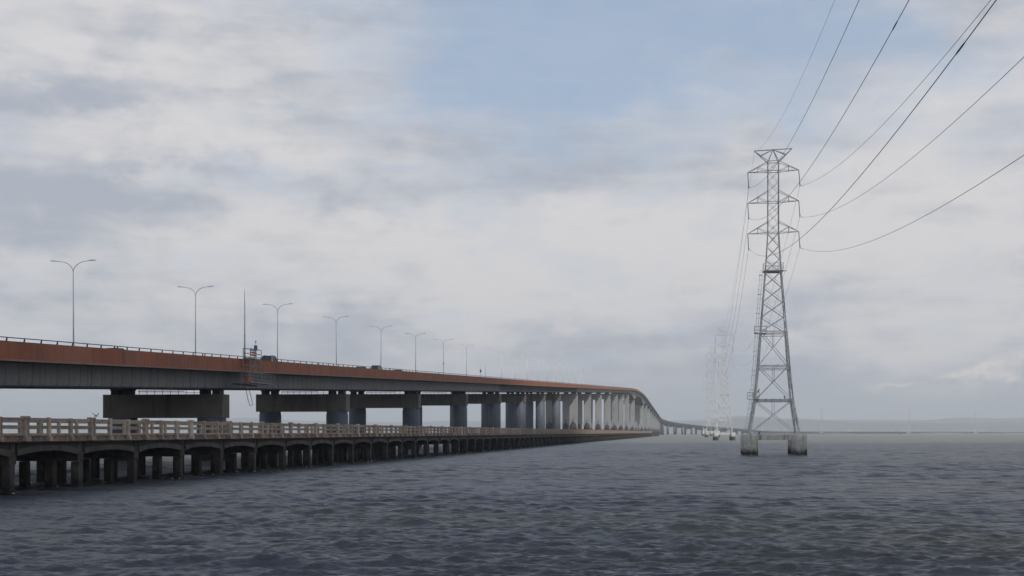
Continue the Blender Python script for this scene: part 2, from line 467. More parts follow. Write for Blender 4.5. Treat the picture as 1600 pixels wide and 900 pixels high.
def far_town():
    mb = MB()
    r = random.Random(5)
    for q in range(230):
        x = r.uniform(-6500, 6500); y = 10150 + r.uniform(0, 300)
        w, d, h = r.uniform(5, 16), r.uniform(6, 14), r.choice((4, 5, 6, 8, 9, 12))
        z0 = r.uniform(0, 22)
        mb.box(x - w, x + w, y - d, y + d, -2, z0 + h)
    mb.build('far_town', mat('pale_town_walls', (0.38, 0.37, 0.36), (0.12, 0.12, 0.12), 0.004, 0.9), kind='stuff')


far_town()


def cloud_mesh(h, x0, x1, y0, y1, nx, ny):
    m = bpy.data.materials.new('cloud_white')
    m.use_nodes = True
    t = NT(m.node_tree)
    for x in list(m.node_tree.nodes): m.node_tree.nodes.remove(x)
    d = t.n('ShaderNodeBsdfDiffuse'); d.inputs[0].default_value = (0.9, 0.9, 0.92, 1)
    tr = t.n('ShaderNodeBsdfTranslucent'); tr.inputs[0].default_value = (0.95, 0.95, 0.97, 1)
    mx = t.n('ShaderNodeMixShader'); mx.inputs[0].default_value = 0.88
    t.link(d.outputs[0], mx.inputs[1]); t.link(tr.outputs[0], mx.inputs[2])
    o = t.n('ShaderNodeOutputMaterial'); t.link(mx.outputs[0], o.inputs[0])
    off = h / math.tan(SUN_EL)
    ox, oy = math.sin(SUN_AZ) * off, math.cos(SUN_AZ) * off
    vs, fs = [], []
    for top in (0, 1):
        for j in range(ny):
            for i in range(nx):
                fx, fy = i / (nx - 1), j / (ny - 1)
                x, y = x0 + (x1 - x0) * fx, y0 + (y1 - y0) * fy
                e = min(fx, 1 - fx) * 2, min(fy, 1 - fy) * 2
                k = math.sqrt(max(0, min(1, e[0] * 4))) * math.sqrt(max(0, min(1, e[1] * 2.2)))
                lump = 26 * math.sin(x / 95 + 1.3 * math.sin(y / 140)) * math.sin(y / 80 + x / 310) + 12 * math.sin(x / 37 + y / 51) + 6 * math.sin(x / 17 - y / 23)
                ragged = (12 * math.sin(x / 120) + 9 * math.sin(x / 47 + 1) + 5 * math.sin(x / 19) - 95 + max(-60, min(95, (x + 75) * 0.42))) * fy
                z = h + (lump + (190 if top else -30)) * k + (6 if top else -6) * k
                vs.append((x + ox, y + oy + ragged, z))
    n = nx * ny
    for j in range(ny - 1):
        for i in range(nx - 1):
            a = j * nx + i
            fs.append((a, a + nx, a + nx + 1, a + 1)); fs.append((n + a, n + a + 1, n + a + nx + 1, n + a + nx))
    MB().add(vs, fs, True).build('cloud', m, kind='structure')


cloud_mesh(900.0, -520, 760, -330, 480, 80, 56)

# ------------------------------------------------------------------ the road bridge
CX = -75.2                       # centre line; it runs along +Y, then bends to the right far away
S0, RAD, BEND = 2250.0, 1150.0, math.radians(24)


def path(s):
    if s <= S0: return CX, s, 0.0
    a = min((s - S0) / RAD, BEND)
    x, y = CX + RAD * (1 - math.cos(a)), S0 + RAD * math.sin(a)
    rest = s - S0 - RAD * BEND
    if rest > 0:
        x += rest * math.sin(BEND); y += rest * math.cos(BEND)
    return x, y, a


def zb(s):
    """height of the barrier top above the water"""
    if s < 1250: return 12.45 + 0.03 * (s - 109.5)
    z0 = 12.45 + 0.03 * (1250 - 109.5)
    if s < 1650:
        d = s - 1250
        return z0 + 0.03 * d - 0.059 / 800 * d * d
    z1 = z0 + 12 - 11.8
    z = z1 - 0.029 * (s - 1650)
    e = 6.4
    return e + (z - e + math.sqrt((z - e) ** 2 + 6)) / 2


def pt(s, off, z):
    x, y, a = path(s)
    return (x + off * math.cos(a), y - off * math.sin(a), z)


def steps(a, b, step):
    n = max(1, int(math.ceil((b - a) / step)))
    return [a + (b - a) * i / n for i in range(n + 1)]


def sweep(mb, prof, ss, smooth=False):
    """prof(s) -> closed polygon of (offset right of the centre line, z relative to the barrier top)"""
    vs, fs = [], []
    for s in ss:
        pr = prof(s) if callable(prof) else prof
        vs += [pt(s, o, zb(s) + z) for o, z in pr]
    n = len(prof(ss[0]) if callable(prof) else prof)
    for i in range(len(ss) - 1):
        fs += [(i * n + k, (i + 1) * n + k, (i + 1) * n + (k + 1) % n, i * n + (k + 1) % n) for k in range(n)]
    e = (len(ss) - 1) * n
    fs += [tuple(range(n)), tuple(e + k for k in range(n - 1, -1, -1))]
    return mb.add(vs, fs, smooth)


def rect(o0, o1, z0, z1): return [(o0, z0), (o0, z1), (o1, z1), (o1, z0)]


bridge = thing('road_bridge', (CX, 0, 0), 'long highway bridge with rust brown barrier climbing to a far crest', 'bridge')
SEND = 2960.0
ALL = steps(-40, 1200, 40) + steps(1220, 1700, 12) + steps(1730, 2240, 30) + steps(2250, SEND, 14)
sweep(MB(), rect(-11.86, 11.86, -1.86, -1.0), ALL).build('deck', M_deck, bridge)
sweep(MB(), rect(-11.45, 11.45, -0.996, -0.95), ALL).build('roadway', M_asphalt, bridge)
lane = MB()
for o in (-10.2, -1.2, 1.2, 10.2): sweep(lane, rect(o - 0.07, o + 0.07, -0.946, -0.94), ALL)
for s in steps(60, 900, 12):
    for o in (-7.2, -4.2, 4.2, 7.2):
        lane.add([pt(s, o - 0.07, zb(s) - 0.94), pt(s + 3, o - 0.07, zb(s + 3) - 0.94), pt(s + 3, o + 0.07, zb(s + 3) - 0.94), pt(s, o + 0.07, zb(s) - 0.94)], [(0, 3, 2, 1)])
lane.build('lane_line', M_paint, bridge, kind='stuff')
sweep(MB(), rect(-11.9, -11.55, -1.68, 0), ALL).build('far_barrier', M_barrier, bridge)
sweep(MB(), [(-0.3, -0.96), (-0.12, -0.05), (0.12, -0.05), (0.3, -0.96)], ALL).build('median_barrier', M_deck, bridge)
sweep(MB(), [(11.5, -1.86), (11.5, -1.69), (12.02, -1.69), (12.02, -1.86)], ALL).build('edge_lip', M_lip, bridge)
for i in range(-10, 34):        # brown barrier panels with open joints, one by one while they can be told apart
    a = 108.7 + 6.34 * i
    sweep(MB(), [(11.55, -1.685), (11.62, 0), (11.86, 0), (11.9, -1.685)], [a + 0.025, a + 6.315]).build('barrier_panel', M_barrier, bridge, org=pt(a, 11.7, zb(a)))
a = 108.7 + 6.34 * 34
far_panels, dark_panels = MB(), MB()
ss = [a]
while ss[-1] < SEND: ss.append(ss[-1] + 25.36)
for a, b in zip(ss[:-1], ss[1:]):
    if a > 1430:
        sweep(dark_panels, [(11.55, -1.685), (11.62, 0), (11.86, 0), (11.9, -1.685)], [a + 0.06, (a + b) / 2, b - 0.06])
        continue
    sweep(far_panels, [(11.55, -1.685), (11.62, 0), (11.86, 0), (11.9, -1.685)], [a + 0.06, (a + b) / 2, b - 0.06])
far_panels.build('barrier_wall', M_barrier, bridge)
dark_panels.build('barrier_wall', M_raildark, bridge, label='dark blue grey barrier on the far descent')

# steel rail along the barrier top
post_m = MB().extrude_x([(-0.16, 0), (0.02, 0), (0.09, 0.3), (-0.01, 0.3)], -0.05, 0.05).mesh('rail_post', M_raildark)
NP = 70
for i in range(NP):
    s = 95 + 3.17 * i
    place('rail_post', post_m, bridge, pt(s, 11.74, zb(s)))
    if i % 8 == 4: place('rail_post', post_m, bridge, pt(s + 0.75, 11.74, zb(s + 0.75)))
rp = MB()
for i in range(NP, 420):
    s = 95 + 3.17 * i
    x, y, z = pt(s, 11.74, zb(s))
    rp.box(x - 0.05, x + 0.05, y - 0.08, y + 0.08, z - 0.01, z + 0.3)
rp.build('rail_post', M_raildark, bridge, kind='stuff')
sweep(MB(), rect(11.69, 11.79, 0.29, 0.375), steps(-40, 1200, 40) + steps(1220, 1700, 12)).build('handrail', M_raildark, bridge)

# spans and bents
BENTS = [45.5, 108.9] + [172.3 + 63.4 * k for k in range(8)]
BENTS += [BENTS[-1] + 89 * j for j in range(1, 8)]
MAIN0 = BENTS[-1] + 114
MAIN1 = MAIN0 + 229
BENTS += [MAIN0, MAIN1, MAIN1 + 114] + [MAIN1 + 114 + 89 * j for j in range(1, 7)]
while BENTS[-1] < 2900: BENTS.append(BENTS[-1] + 63.4)
JACK = 10                         # the first ten bents wear steel jackets


def depth(s):
    d = 2.2
    for m, l, r in ((MAIN0, 114, 114.5), (MAIN1, 114.5, 114)):
        w = (m - s) / l if s < m else (s - m) / r
        if w < 1: d = max(d, 2.2 + 6.6 * (1 - w) ** 1.7)
    if MAIN0 < s < MAIN1: d = max(d, 3.2)
    return d


def girder_prof(c):
    def f(s):
        b = -1.86 - depth(s)
        return [(c - 1.6, b), (c - 1.6, -1.865), (c + 1.6, -1.865), (c + 1.6, b)]
    return f


def flange_prof(c):
    def f(s):
        b = -1.865 - depth(s)
        return [(c - 1.85, b - 0.16), (c - 1.85, b - 0.002), (c + 1.85, b - 0.002), (c + 1.85, b - 0.16)]
    return f


stiff_m = MB().box(0.003, 0.035, -0.1, 0.1, -2.02, -0.02).box(0.003, 0.06, -0.3, 0.3, -2.15, -1.95).mesh('stiffener', M_girder)
edges = [-40.0] + BENTS + [SEND]
for i, (a, b) in enumerate(zip(edges[:-1], edges[1:])):
    st = 6 if 1230 < a < 1700 else 21
    for c in (7.5, -5.7):
        g = sweep(MB(), girder_prof(c), steps(a + 0.03, b - 0.03, st)).build('girder', M_girder, bridge)
        sweep(MB(), flange_prof(c), steps(a + 0.03, b - 0.03, st)).build('flange', M_flange, g)
        if c > 0:
            if b < 50 or a > 640: continue
            n = int(round((b - a) / 2.536))
            far = MB()
            for q in range(n):
                s = a + (q + 0.5) * (b - a) / n
                if s < 100: continue
                p = pt(s, 9.1, zb(s) - 1.87)
                if b < 430:
                    place('stiffener', stiff_m, g, p)
                else:
                    far.box(p[0] + 0.003, p[0] + 0.2, p[1] - 0.05, p[1] + 0.05, p[2] - 2.0, p[2] - 0.02)
            if far.v: far.build('stiffener', M_girder, g, kind='stuff')
# cross frames between the two girders
xf = MB()
for s in steps(60, 700, 15.85):
    z = zb(s) - 1.9
    xf.bar(pt(s, -5.9, z - 0.2), pt(s, 5.9, z - 0.2), 0.3, 0.3)
    xf.bar(pt(s, -5.9, z - 1.9), pt(s, 5.9, z - 1.9), 0.3, 0.3)
    xf.bar(pt(s, -5.9, z - 1.9), pt(s, 0, z - 0.3), 0.2, 0.2); xf.bar(pt(s, 5.9, z - 1.9), pt(s, 0, z - 0.3), 0.2, 0.2)
xf.build('cross_frame', M_flange, bridge, kind='stuff')
def local(mb_fn, s):
    """bodies drawn in bent coordinates (x right of centre, y along, z up), turned into place"""
    mb = MB(); mb_fn(mb)
    x, y, a = path(s)
    ca, sa = math.cos(a), math.sin(a)
    mb.v = [(x + px * ca + py * sa, y - px * sa + py * ca, pz) for px, py, pz in mb.v]
    return mb


for i, s in enumerate(BENTS):
    top = zb(s) - 1.865 - depth(s) - 0.16
    big = s in (MAIN0, MAIN1)
    if i < JACK or s > 2260:
        ct = top - 0.78
        cb = ct - 3.3
        local(lambda mb: mb.chbox(-8.1, 9.6, -1.35, 1.35, cb, ct, 0.03), s).build('pier_cap', M_cap, bridge)
        def crail(mb):
            for z in (0.3, 0.66): mb.bar((-3.7, 0.9, ct + z), (5.7, 0.9, ct + z), 0.05)
            for q in range(9): mb.bar((-3.7 + 9.4 * q / 8, 0.9, ct), (-3.7 + 9.4 * q / 8, 0.9, ct + 0.7), 0.06)
            mb.box(-3.2, 3.6, -0.6, -0.2, ct + 0.42, ct + 0.5)
        local(crail, s).build('cap_railing', M_flange, bridge)
        for c in (7.5, -5.7):
            local(lambda mb: mb.lathe(c, 0, [(2.0, -6), (2.0, 0.8), (2.08, 0.8), (2.08, cb - 0.55), (2.0, cb - 0.5), (2.0, cb - 0.002)], 36), s).build('column', M_jacket, bridge)
            def brg(mb):
                mb.box(c - 1.5, c - 0.35, -0.75, 0.75, ct + 0.002, top - 0.002)
                mb.box(c + 0.35, c + 1.5, -0.75, 0.75, ct + 0.002, top - 0.002)
                mb.box(c - 1.75, c + 1.75, -0.5, 0.5, top - 0.2, top - 0.004)
            local(brg, s).build('bearing', M_bearing, bridge)
    else:
        hw = 9.6
        hl = 8.1
        ct = top - (0.3 if big else 0.78)
        cb = ct - (4.2 if s < 2300 else 2.6)
        th = 2.6 if big else 1.5
        cwid = 4.4 if s < 2300 else 3.2
        def cap(mb):
            mb.box(-hl, hw, -th, th, cb, ct)
            mb.box(-hl + 0.3, -hl + cwid - 0.3, -th + 0.2, th - 0.2, ct, ct + 0.05)
            mb.box(hw - cwid + 0.3, hw - 0.3, -th + 0.2, th - 0.2, ct, ct + 0.05)
        local(cap, s).build('pier_cap', M_pierc, bridge)
        for sg in (1, -1):
            x0, x1 = (hw - cwid, hw) if sg > 0 else (-hl, -hl + cwid)
            def colm(mb):
                mb.box(x0 + 0.03, x1 - 0.03, -th + 0.03, th - 0.03, -6, cb - 0.003)
                for z in (cb * 0.36, cb * 0.68):
                    mb.box(x0 - 0.02, x1 + 0.02, -th - 0.02, th + 0.02, z, z + 0.22)
            local(colm, s).build('column', M_pierc, bridge)
            c = (x0 + x1) / 2
            def brg2(mb):
                mb.box(c - 1.4, c + 1.4, -0.7, 0.7, ct + 0.052, top - 0.002)
            local(brg2, s).build('bearing', M_bearing, bridge)
            if s < 2300:
                def foot(mb):
                    mb.lathe(c, -th - 1.0, [(1.95, 6.0), (1.9, 7.0), (1.55, 8.4), (0.9, 9.5), (0.5, 9.9)], 12)
                    mb.box(c - 0.12, c + 0.12, -th - 1.2, -th - 0.95, 9.8, 12.4)
                local(foot, s).build('dolphin', M_fender, bridge)
                def fend(mb):
                    mb.box(c - 3.4, c + 3.4, -th - 3.6, -th - 0.05, 3.6, 5.95)
                    for q in range(6):
                        xx = c - 3.2 + q * 1.28
                        mb.box(xx - 0.2, xx + 0.2, -th - 3.85, -th - 3.602, -3, 5.7)
                local(fend, s).build('fender', M_rustf, bridge)

# ------------------------------------------------------------------ low trestle causeway beyond the bridge
cause = thing('trestle_causeway', pt(SEND, 0, 0), 'low dark trestle causeway running along the horizon at right', 'causeway')
cs = steps(SEND + 0.1, 9600, 60)
sweep(MB(), rect(-11.9, 11.9, -2.0, -0.9), cs).build('deck', M_deck, cause)
for o in (11.6, -11.9): sweep(MB(), rect(o, o + 0.3, -0.898, 0), cs).build('barrier', M_deck, cause)
pl = MB()
for s in steps(SEND + 4, 9600, 13.7):
    x, y, a = path(s)
    for o in (-10, -3.4, 3.4, 10):
        p = pt(s, o, 0); pl.box(p[0] - 0.45, p[0] + 0.45, p[1] - 0.45, p[1] + 0.45, -4, zb(s) - 2.9)
    pl.bar(pt(s, -11.5, zb(s) - 2.45), pt(s, 11.5, zb(s) - 2.45), 1.1, 0.88)
pl.build('pile_bent', M_under, cause, kind='stuff')

# ------------------------------------------------------------------ street lamps on the bridge median
pole_m = MB().tube([(0, 0, 0), (0, 0, 0.5)], 0.2, 10).tube([(0, 0, 0.5), (0, 0, 11.3)], [0.10, 0.06], 8).mesh('pole', M_galv)


def arm_pts(sg):
    out = []
    for q in range(11):
        a = q / 10 * math.pi / 2 * 0.93
        out.append((sg * 1.75 * (1 - math.cos(a)), 0, 11.15 + 1.42 * math.sin(a)))
    out.append((sg * 2.05, 0, 12.61))
    return out


def head(sg):
    mb = MB()
    vs, fs = [], []
    secs = [(1.9, 0.04, 0.05), (2.1, 0.14, 0.11), (2.5, 0.18, 0.14), (2.8, 0.14, 0.1), (2.96, 0.04, 0.05)]
    for x, w, h in secs:
        z = 12.58 + (x - 1.95) * 0.07
        vs += [(sg * x, -w, z), (sg * x, w, z), (sg * x, w * 0.7, z + h), (sg * x, -w * 0.7, z + h)]
    for i in range(4):
        for k in range(4):
            fs.append((i * 4 + k, i * 4 + (k + 1) % 4, i * 4 + 4 + (k + 1) % 4, i * 4 + 4 + k))
    fs += [(3, 2, 1, 0), (16, 17, 18, 19)]
    if sg < 0: fs = [tuple(reversed(f)) for f in fs]
    return mb.add(vs, fs).mesh('lamp_head', M_lamp)


arm_ms = {sg: MB().tube(arm_pts(sg), [0.045] * 8 + [0.04] * 4, 6).mesh('arm', M_galv) for sg in (1, -1)}
head_ms = {sg: head(sg) for sg in (1, -1)}
ORD = ['leftmost', 'second', 'third', 'fourth', 'fifth', 'sixth', 'seventh', 'eighth', 'ninth', 'tenth', 'eleventh', 'twelfth', 'thirteenth', 'fourteenth', 'fifteenth', 'sixteenth']
for i in range(34):
    s = 146.6 + 38.2 * i
    if i < 6:
        lab = f'{ORD[i]} double-armed street lamp on the bridge' + ('' if i == 0 else ' from the left') + ', dark grey against cloud'
    elif i < len(ORD):
        lab = f'{ORD[i]} double-armed street lamp on the bridge from the left, pale in sunlight'
    else:
        lab = 'one of the tiny pale street lamps on the far climb towards the crest'
    t = thing('street_lamp', pt(s, 0, zb(s) - 0.945), lab, 'street lamp', 'street lamps along the bridge median')
    L = ORG[t.name]
    place('pole', pole_m, t, L)
    for sg in (-1, 1):
        a = place('arm', arm_ms[sg], t, L)
        place('lamp_head', head_ms[sg], a, L)
    t.scale.z = 0.971
    t.rotation_euler = (random.uniform(-0.006, 0.006), random.uniform(-0.008, 0.008), random.uniform(-0.05, 0.05))


# ------------------------------------------------------------------ vehicles on the bridge
def car_meshes(kind, paint):
    Lh, H = (2.4, 1.95) if kind == 'suv' else (2.3, 1.42)
    belt = 1.02 if kind == 'suv' else 0.92
    body = MB()
    w = 0.92
    prof = [(-Lh, 0.35), (Lh, 0.35), (Lh + 0.03, 0.62), (Lh - 0.1, 0.82), (1.15, belt), (-Lh + 0.12, belt), (-Lh, 0.7)]
    n = len(prof)
    vs = [(-w, y, z) for y, z in prof] + [(w, y, z) for y, z in prof]
    vs += [(-w + 0.08, y * 0.97, z + 0.0) for y, z in prof] * 0
    body.extrude_x(prof, -w, w)
    cabin = MB()
    if kind == 'suv':
        lo, hi = [(-2.25, belt), (1.15, belt)], [(-1.65, H), (0.15, H)]
    else:
        lo, hi = [(-1.85, belt), (1.2, belt)], [(-1.0, H), (0.35, H)]
    def hull(inset, z0, z1, y0, y1, y2, y3):
        a, b = 0.86 - inset, 0.68 - inset
        return [(-a, y0, z0), (a, y0, z0), (a, y1, z0), (-a, y1, z0), (-b, y2, z1), (b, y2, z1), (b, y3, z1), (-b, y3, z1)]
    F = [(0, 1, 5, 4), (1, 2, 6, 5), (2, 3, 7, 6), (3, 0, 4, 7), (4, 5, 6, 7)]
    glass = MB().add(hull(0, belt + 0.001, H - 0.07, lo[0][0], lo[1][0], hi[0][0] - 0.03, hi[1][0] + 0.05), F)
    roof = MB()
    b = 0.69
    roof.chbox(-b, b, hi[0][0] - 0.06, hi[1][0] + 0.08, H - 0.075, H, 0.05)
    for sx_ in (-1, 1):
        for q in (0.0, 0.45, 0.8):
            y_lo = lo[0][0] + (lo[1][0] - lo[0][0]) * q; y_hi = hi[0][0] + (hi[1][0] - hi[0][0]) * q
            roof.bar((sx_ * 0.87, y_lo, belt), (sx_ * 0.69, y_hi, H - 0.05), 0.08, 0.08)
        roof.bar((sx_ * 0.87, lo[1][0], belt), (sx_ * 0.69, hi[1][0], H - 0.05), 0.08, 0.08)
    if kind == 'suv':
        for sx_ in (-1, 1): roof.bar((sx_ * 0.6, hi[0][0] + 0.2, H + 0.05), (sx_ * 0.6, hi[1][0], H + 0.05), 0.05, 0.05)
    wheel = MB()
    vs = [(x, 0.33 * math.cos(a), 0.33 * math.sin(a)) for x in (-0.11, 0.11) for a in (2 * math.pi * k / 16 for k in range(16))]
    wheel.add(vs, [tuple(range(15, -1, -1)), tuple(range(16, 32))] + [(k, (k + 1) % 16, 16 + (k + 1) % 16, 16 + k) for k in range(16)])
    tail = MB().box(-0.12, 0.12, -0.03, 0.03, -0.12, 0.12)
    return dict(body=body.mesh('body', paint), glass=glass.mesh('window', M_glass), roof=roof.mesh('roof', paint),
                wheel=wheel.mesh('wheel', M_rubber), tail=tail.mesh('tail_light', M_redlight), Lh=Lh, belt=belt)


def car(s, off, ms, name, label, cat='car'):
    L = pt(s, off, zb(s) - 0.936)
    t = thing(name, L, label, cat, 'vehicles driving over the bridge')
    for k, nm in (('body', 'body'), ('glass', 'window'), ('roof', 'roof')): place(nm, ms[k], t, L)
    for x in (-0.8, 0.8):
        for y in (-1.4, 1.42): place('wheel', ms['wheel'], t, (L[0] + x, L[1] + y, L[2] + 0.33))
        place('tail_light', ms['tail'], t, (L[0] + x * 0.95, L[1] - ms['Lh'] - 0.02, L[2] + ms['belt'] - 0.2))
    t.rotation_euler.x = math.atan(0.03)
    return t


suv = car_meshes('suv', M_car1)
suv2 = car_meshes('suv', M_car3)
sedan = car_meshes('sedan', M_car2)
sedan2 = car_meshes('sedan', M_car1)
car(193.3, 8.9, suv, 'parked_suv', 'dark grey SUV showing above the barrier right of the scaffold', 'SUV')
car(143.0, 7.2, sedan2, 'dark_car', 'dark car roof just showing behind the rail below the leftmost lamps', 'car')
car(249.0, 8.6, sedan, 'maroon_car', 'low maroon car roof showing just left of the fifth lamp', 'car')
car(262.0, 8.6, suv2, 'silver_suv', 'silver SUV right under the fifth lamp pole', 'SUV')
car(281.0, 8.6, sedan2, 'dark_car', 'dark low car right of the silver SUV, hidden to its roof', 'car')

# ------------------------------------------------------------------ call boxes, mast, scaffold on the bridge edge
def call_box(s, label):
    L = pt(s, 11.2, zb(s) - 0.936)
    t = thing('call_box', L, label, 'call box', 'blue roadside call boxes on the bridge')
    MB().tube([L, (L[0], L[1], L[2] + 3.6)], 0.06, 8).build('post', M_galv, t)
    MB().chbox(L[0] - 0.24, L[0] + 0.24, L[1] - 0.1, L[1] + 0.1, L[2] + 2.35, L[2] + 3.1, 0.02).build('sign_panel', M_blue, t)
    MB().box(L[0] - 0.1, L[0] + 0.1, L[1] - 0.1, L[1] + 0.1, L[2] + 3.55, L[2] + 3.8).build('antenna_cap', M_galv, t)


def s_at(u, off):
    p = -(CX + off)
    Z = (p / CT) * FPX / (1090 - u)
    return (Z - p * ST) / CT


call_box(s_at(399.5, 11.2), 'blue call box sign on a post above the scaffold cage')
call_box(s_at(751, 11.2), 'small blue call box sign far along the climbing barrier')
for u, h, lab in ((693, 3.6, 'short plain marker post standing beside the seventh lamp'), (866.5, 3.2, 'tiny dark sign post on the far brown barrier')):
    s = s_at(u, 11.3)
    L = pt(s, 11.3, zb(s) - 0.93)
    t = thing('marker_post', L, lab, 'post')
    MB().tube([L, (L[0], L[1], L[2] + h)], 0.07, 6).build('pole', M_galv, t)
    MB().box(L[0] - 0.18, L[0] + 0.18, L[1] - 0.05, L[1] + 0.05, L[2] + h - 0.1, L[2] + h + 0.35).build('plate', M_galv, t)

s = s_at(382.3, 11.3)
L = pt(s, 11.3, zb(s) - 0.93)
t = thing('mast', L, 'tall slender dark mast without lamps beside the scaffold', 'mast')
MB().tube([L, (L[0], L[1], L[2] + 8.6)], [0.15, 0.075], 8).build('pole', M_lattice, t)
MB().tube([(L[0], L[1], L[2] + 8.6), (L[0], L[1], L[2] + 11.0)], [0.05, 0.02], 6).build('whip_antenna', M_raildark, t)
MB().lathe(L[0], L[1], [(0.28, L[2]), (0.28, L[2] + 0.06), (0.17, L[2] + 0.1)], 8).build('base_plate', M_lattice, t)


def scaffold():
    s0 = s_at(384.5, 12.9)
    s1 = s_at(404, 12.9)
    s2 = s_at(425, 12.9)
    L = pt(s0, 12.0, zb(s0))
    t = thing('hanging_scaffold', L, 'metal scaffold cage hanging over the barrier with orange boards', 'scaffold')
    xo, xi = CX + 13.3, CX + 12.25
    zt, zd, zl, zm = 15.75, 14.45, 11.0, 12.45
    w = 0.075
    # the four uprights of the ladder tower
    for y in (s0 + 0.6, s1):
        for x in (xo, xi): MB().bar((x, y, zl), (x, y, zt), w).build('upright', M_scaf, t)
    up = MB()
    for z in (zt, (zt + zd) / 2, zd, 13.4, zm, zl):
        up.bar((xo, s0 + 0.6, z), (xo, s1, z), w * 0.8); up.bar((xi, s0 + 0.6, z), (xi, s1, z), w * 0.8)
        for y in (s0 + 0.6, s1): up.bar((xo, y, z), (xi, y, z), w * 0.8)
    up.build('ledger', M_scaf, t)
    br = MB()
    br.bar((xo, s0 + 0.6, zm), (xo, (s0 + s1) / 2 + 0.4, zd), w * 0.7); br.bar((xo, (s0 + s1) / 2 + 0.4, zm), (xo, (s0 + s1) / 2 + 0.4, zt), w * 0.8)
    br.bar((xo, s1, zm), (xo, (s0 + s1) / 2 + 0.4, zd), w * 0.7)
    br.build('brace', M_scaf, t)
    y0, y1 = s0 + 0.9, (s0 + s1) / 2 + 0.9
    for z in (14.75, 15.1, 15.45):
        MB().box(xo - 0.16, xo - 0.1, y0, y1, z, z + 0.25).build('board', M_orange if z != 15.45 else M_scafb, t)
    MB().box(xi, xo, s0 + 0.65, s1 - 0.05, zd - 0.12, zd - 0.05).build('platform', M_scafb, t)
    # the long basket below
    bk = MB()
    for z in (zl, zl + 0.55, zl + 1.05, zm):
        bk.bar((xo, s0 - 0.2, z), (xo, s2, z), w * 0.7); bk.bar((xi, s0 - 0.2, z), (xi, s2, z), w * 0.7)
    for q in range(7):
        y = s0 - 0.2 + (s2 - s0 + 0.2) * q / 6
        for x in (xo, xi): bk.bar((x, y, zl), (x, y, zm), w * 0.8)
        bk.bar((xo, y, zl), (xi, y, zl), w * 0.8)
    bk.build('basket_frame', M_scaf, t)
    MB().box(xi + 0.05, xo - 0.05, s0 + 0.8, s2 - 0.1, zl + 0.06, zl + 0.14).build('walk_board', M_scafb, t)
    MB().box(xi + 0.2, xi + 0.7, s0 + 1.0, s0 + 3.0, zl + 0.15, zl + 0.75).build('tool_box', M_orange, t)
    MB().box(xi - 0.9, xi, s0 - 1, s1 + 1.5, zl - 0.35, zl - 0.2).build('hanger_beam', M_bearing, t)
    # hose
    y = s_at(377.5, 13.3)
    pts = []
    for q in range(15):
        f = q / 14
        pts.append((xo + 0.05 + 0.15 * math.sin(f * 5), y + 3.6 * f ** 1.5, 12.9 - 5.2 * f))
    pts.append((xo + 0.1, y + 4.1, 7.85)); pts.append((xo + 0.1, y + 3.7, 8.7)); pts.append((xo + 0.08, y + 2.5, 10.2))
    h = MB().tube(pts, 0.045, 6).build('hose', M_rope, None, org=pts[0])
    tag(h, 'faded red hose dangling below the scaffold basket', 'hose')


scaffold()

# ------------------------------------------------------------------ the old pier in front
PX, T0, SP = -43.3, 77.8, 9.14
NEAR = 26                                   # spans whose pieces are objects of their own
pier = thing('old_pier', (PX, 60, 0), 'old concrete trestle pier with tan open railing beside the highway bridge', 'pier')
J0, J1 = -3, 127
YA, YB = T0 + SP * J0, T0 + SP * (J1 + 1)
PW = 8.8
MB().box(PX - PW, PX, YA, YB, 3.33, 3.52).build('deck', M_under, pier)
MB().box(PX - PW + 0.05, PX - 0.05, YA, YB, 3.523, 3.70).build('roadway', M_pdeck, pier)


def edge_bay(mb, y0, y1, x0, x1, r):
    """kerb of one bay with two drain openings"""
    g = 0.24
    cuts = [y0, y0 + (y1 - y0) * 0.25 - g, y0 + (y1 - y0) * 0.25 + g, y0 + (y1 - y0) * 0.75 - g, y0 + (y1 - y0) * 0.75 + g, y1]
    for a, b in ((0, 1), (2, 3), (4, 5)): mb.box(x0, x1, cuts[a], cuts[b], 3.56, 3.765)
    mb.box(x0, x1, y0, y1, 3.40, 3.558)


def rail_meshes(n):
    """a few slightly different castings for each kind of piece"""
    out = []
    for q in range(n):
        j = lambda e: random.uniform(-e, e)
        out.append(dict(
            major=MB().chbox(-0.14, 0.14, -0.29, 0.29, 3.44, 5.05 + j(0.015), 0.03).chbox(-0.19, 0.19, -0.34, 0.34, 4.9 + j(0.01), 5.07, 0.03).box(-0.15, 0.24, -0.33, 0.33, 3.43, 3.74).mesh('rail_post', M_post),
            minor=MB().chbox(-0.11, 0.11, -0.15, 0.15, 3.45, 4.99 + j(0.02), 0.025).box(-0.12, 0.2, -0.19, 0.19, 3.44, 3.72).mesh('rail_post', M_post),
            top=MB().chbox(-0.09, 0.09, -1.36, 1.36, 4.75, 4.95, 0.02).mesh('top_rail', M_rail),
            mid=MB().chbox(-0.075, 0.075, -1.36, 1.36, 4.26, 4.45, 0.02).mesh('middle_rail', M_rail),
            low=MB().chbox(-0.09, 0.09, -1.36, 1.36, 3.80, 3.93, 0.02).mesh('bottom_rail', M_rail)))
    return out


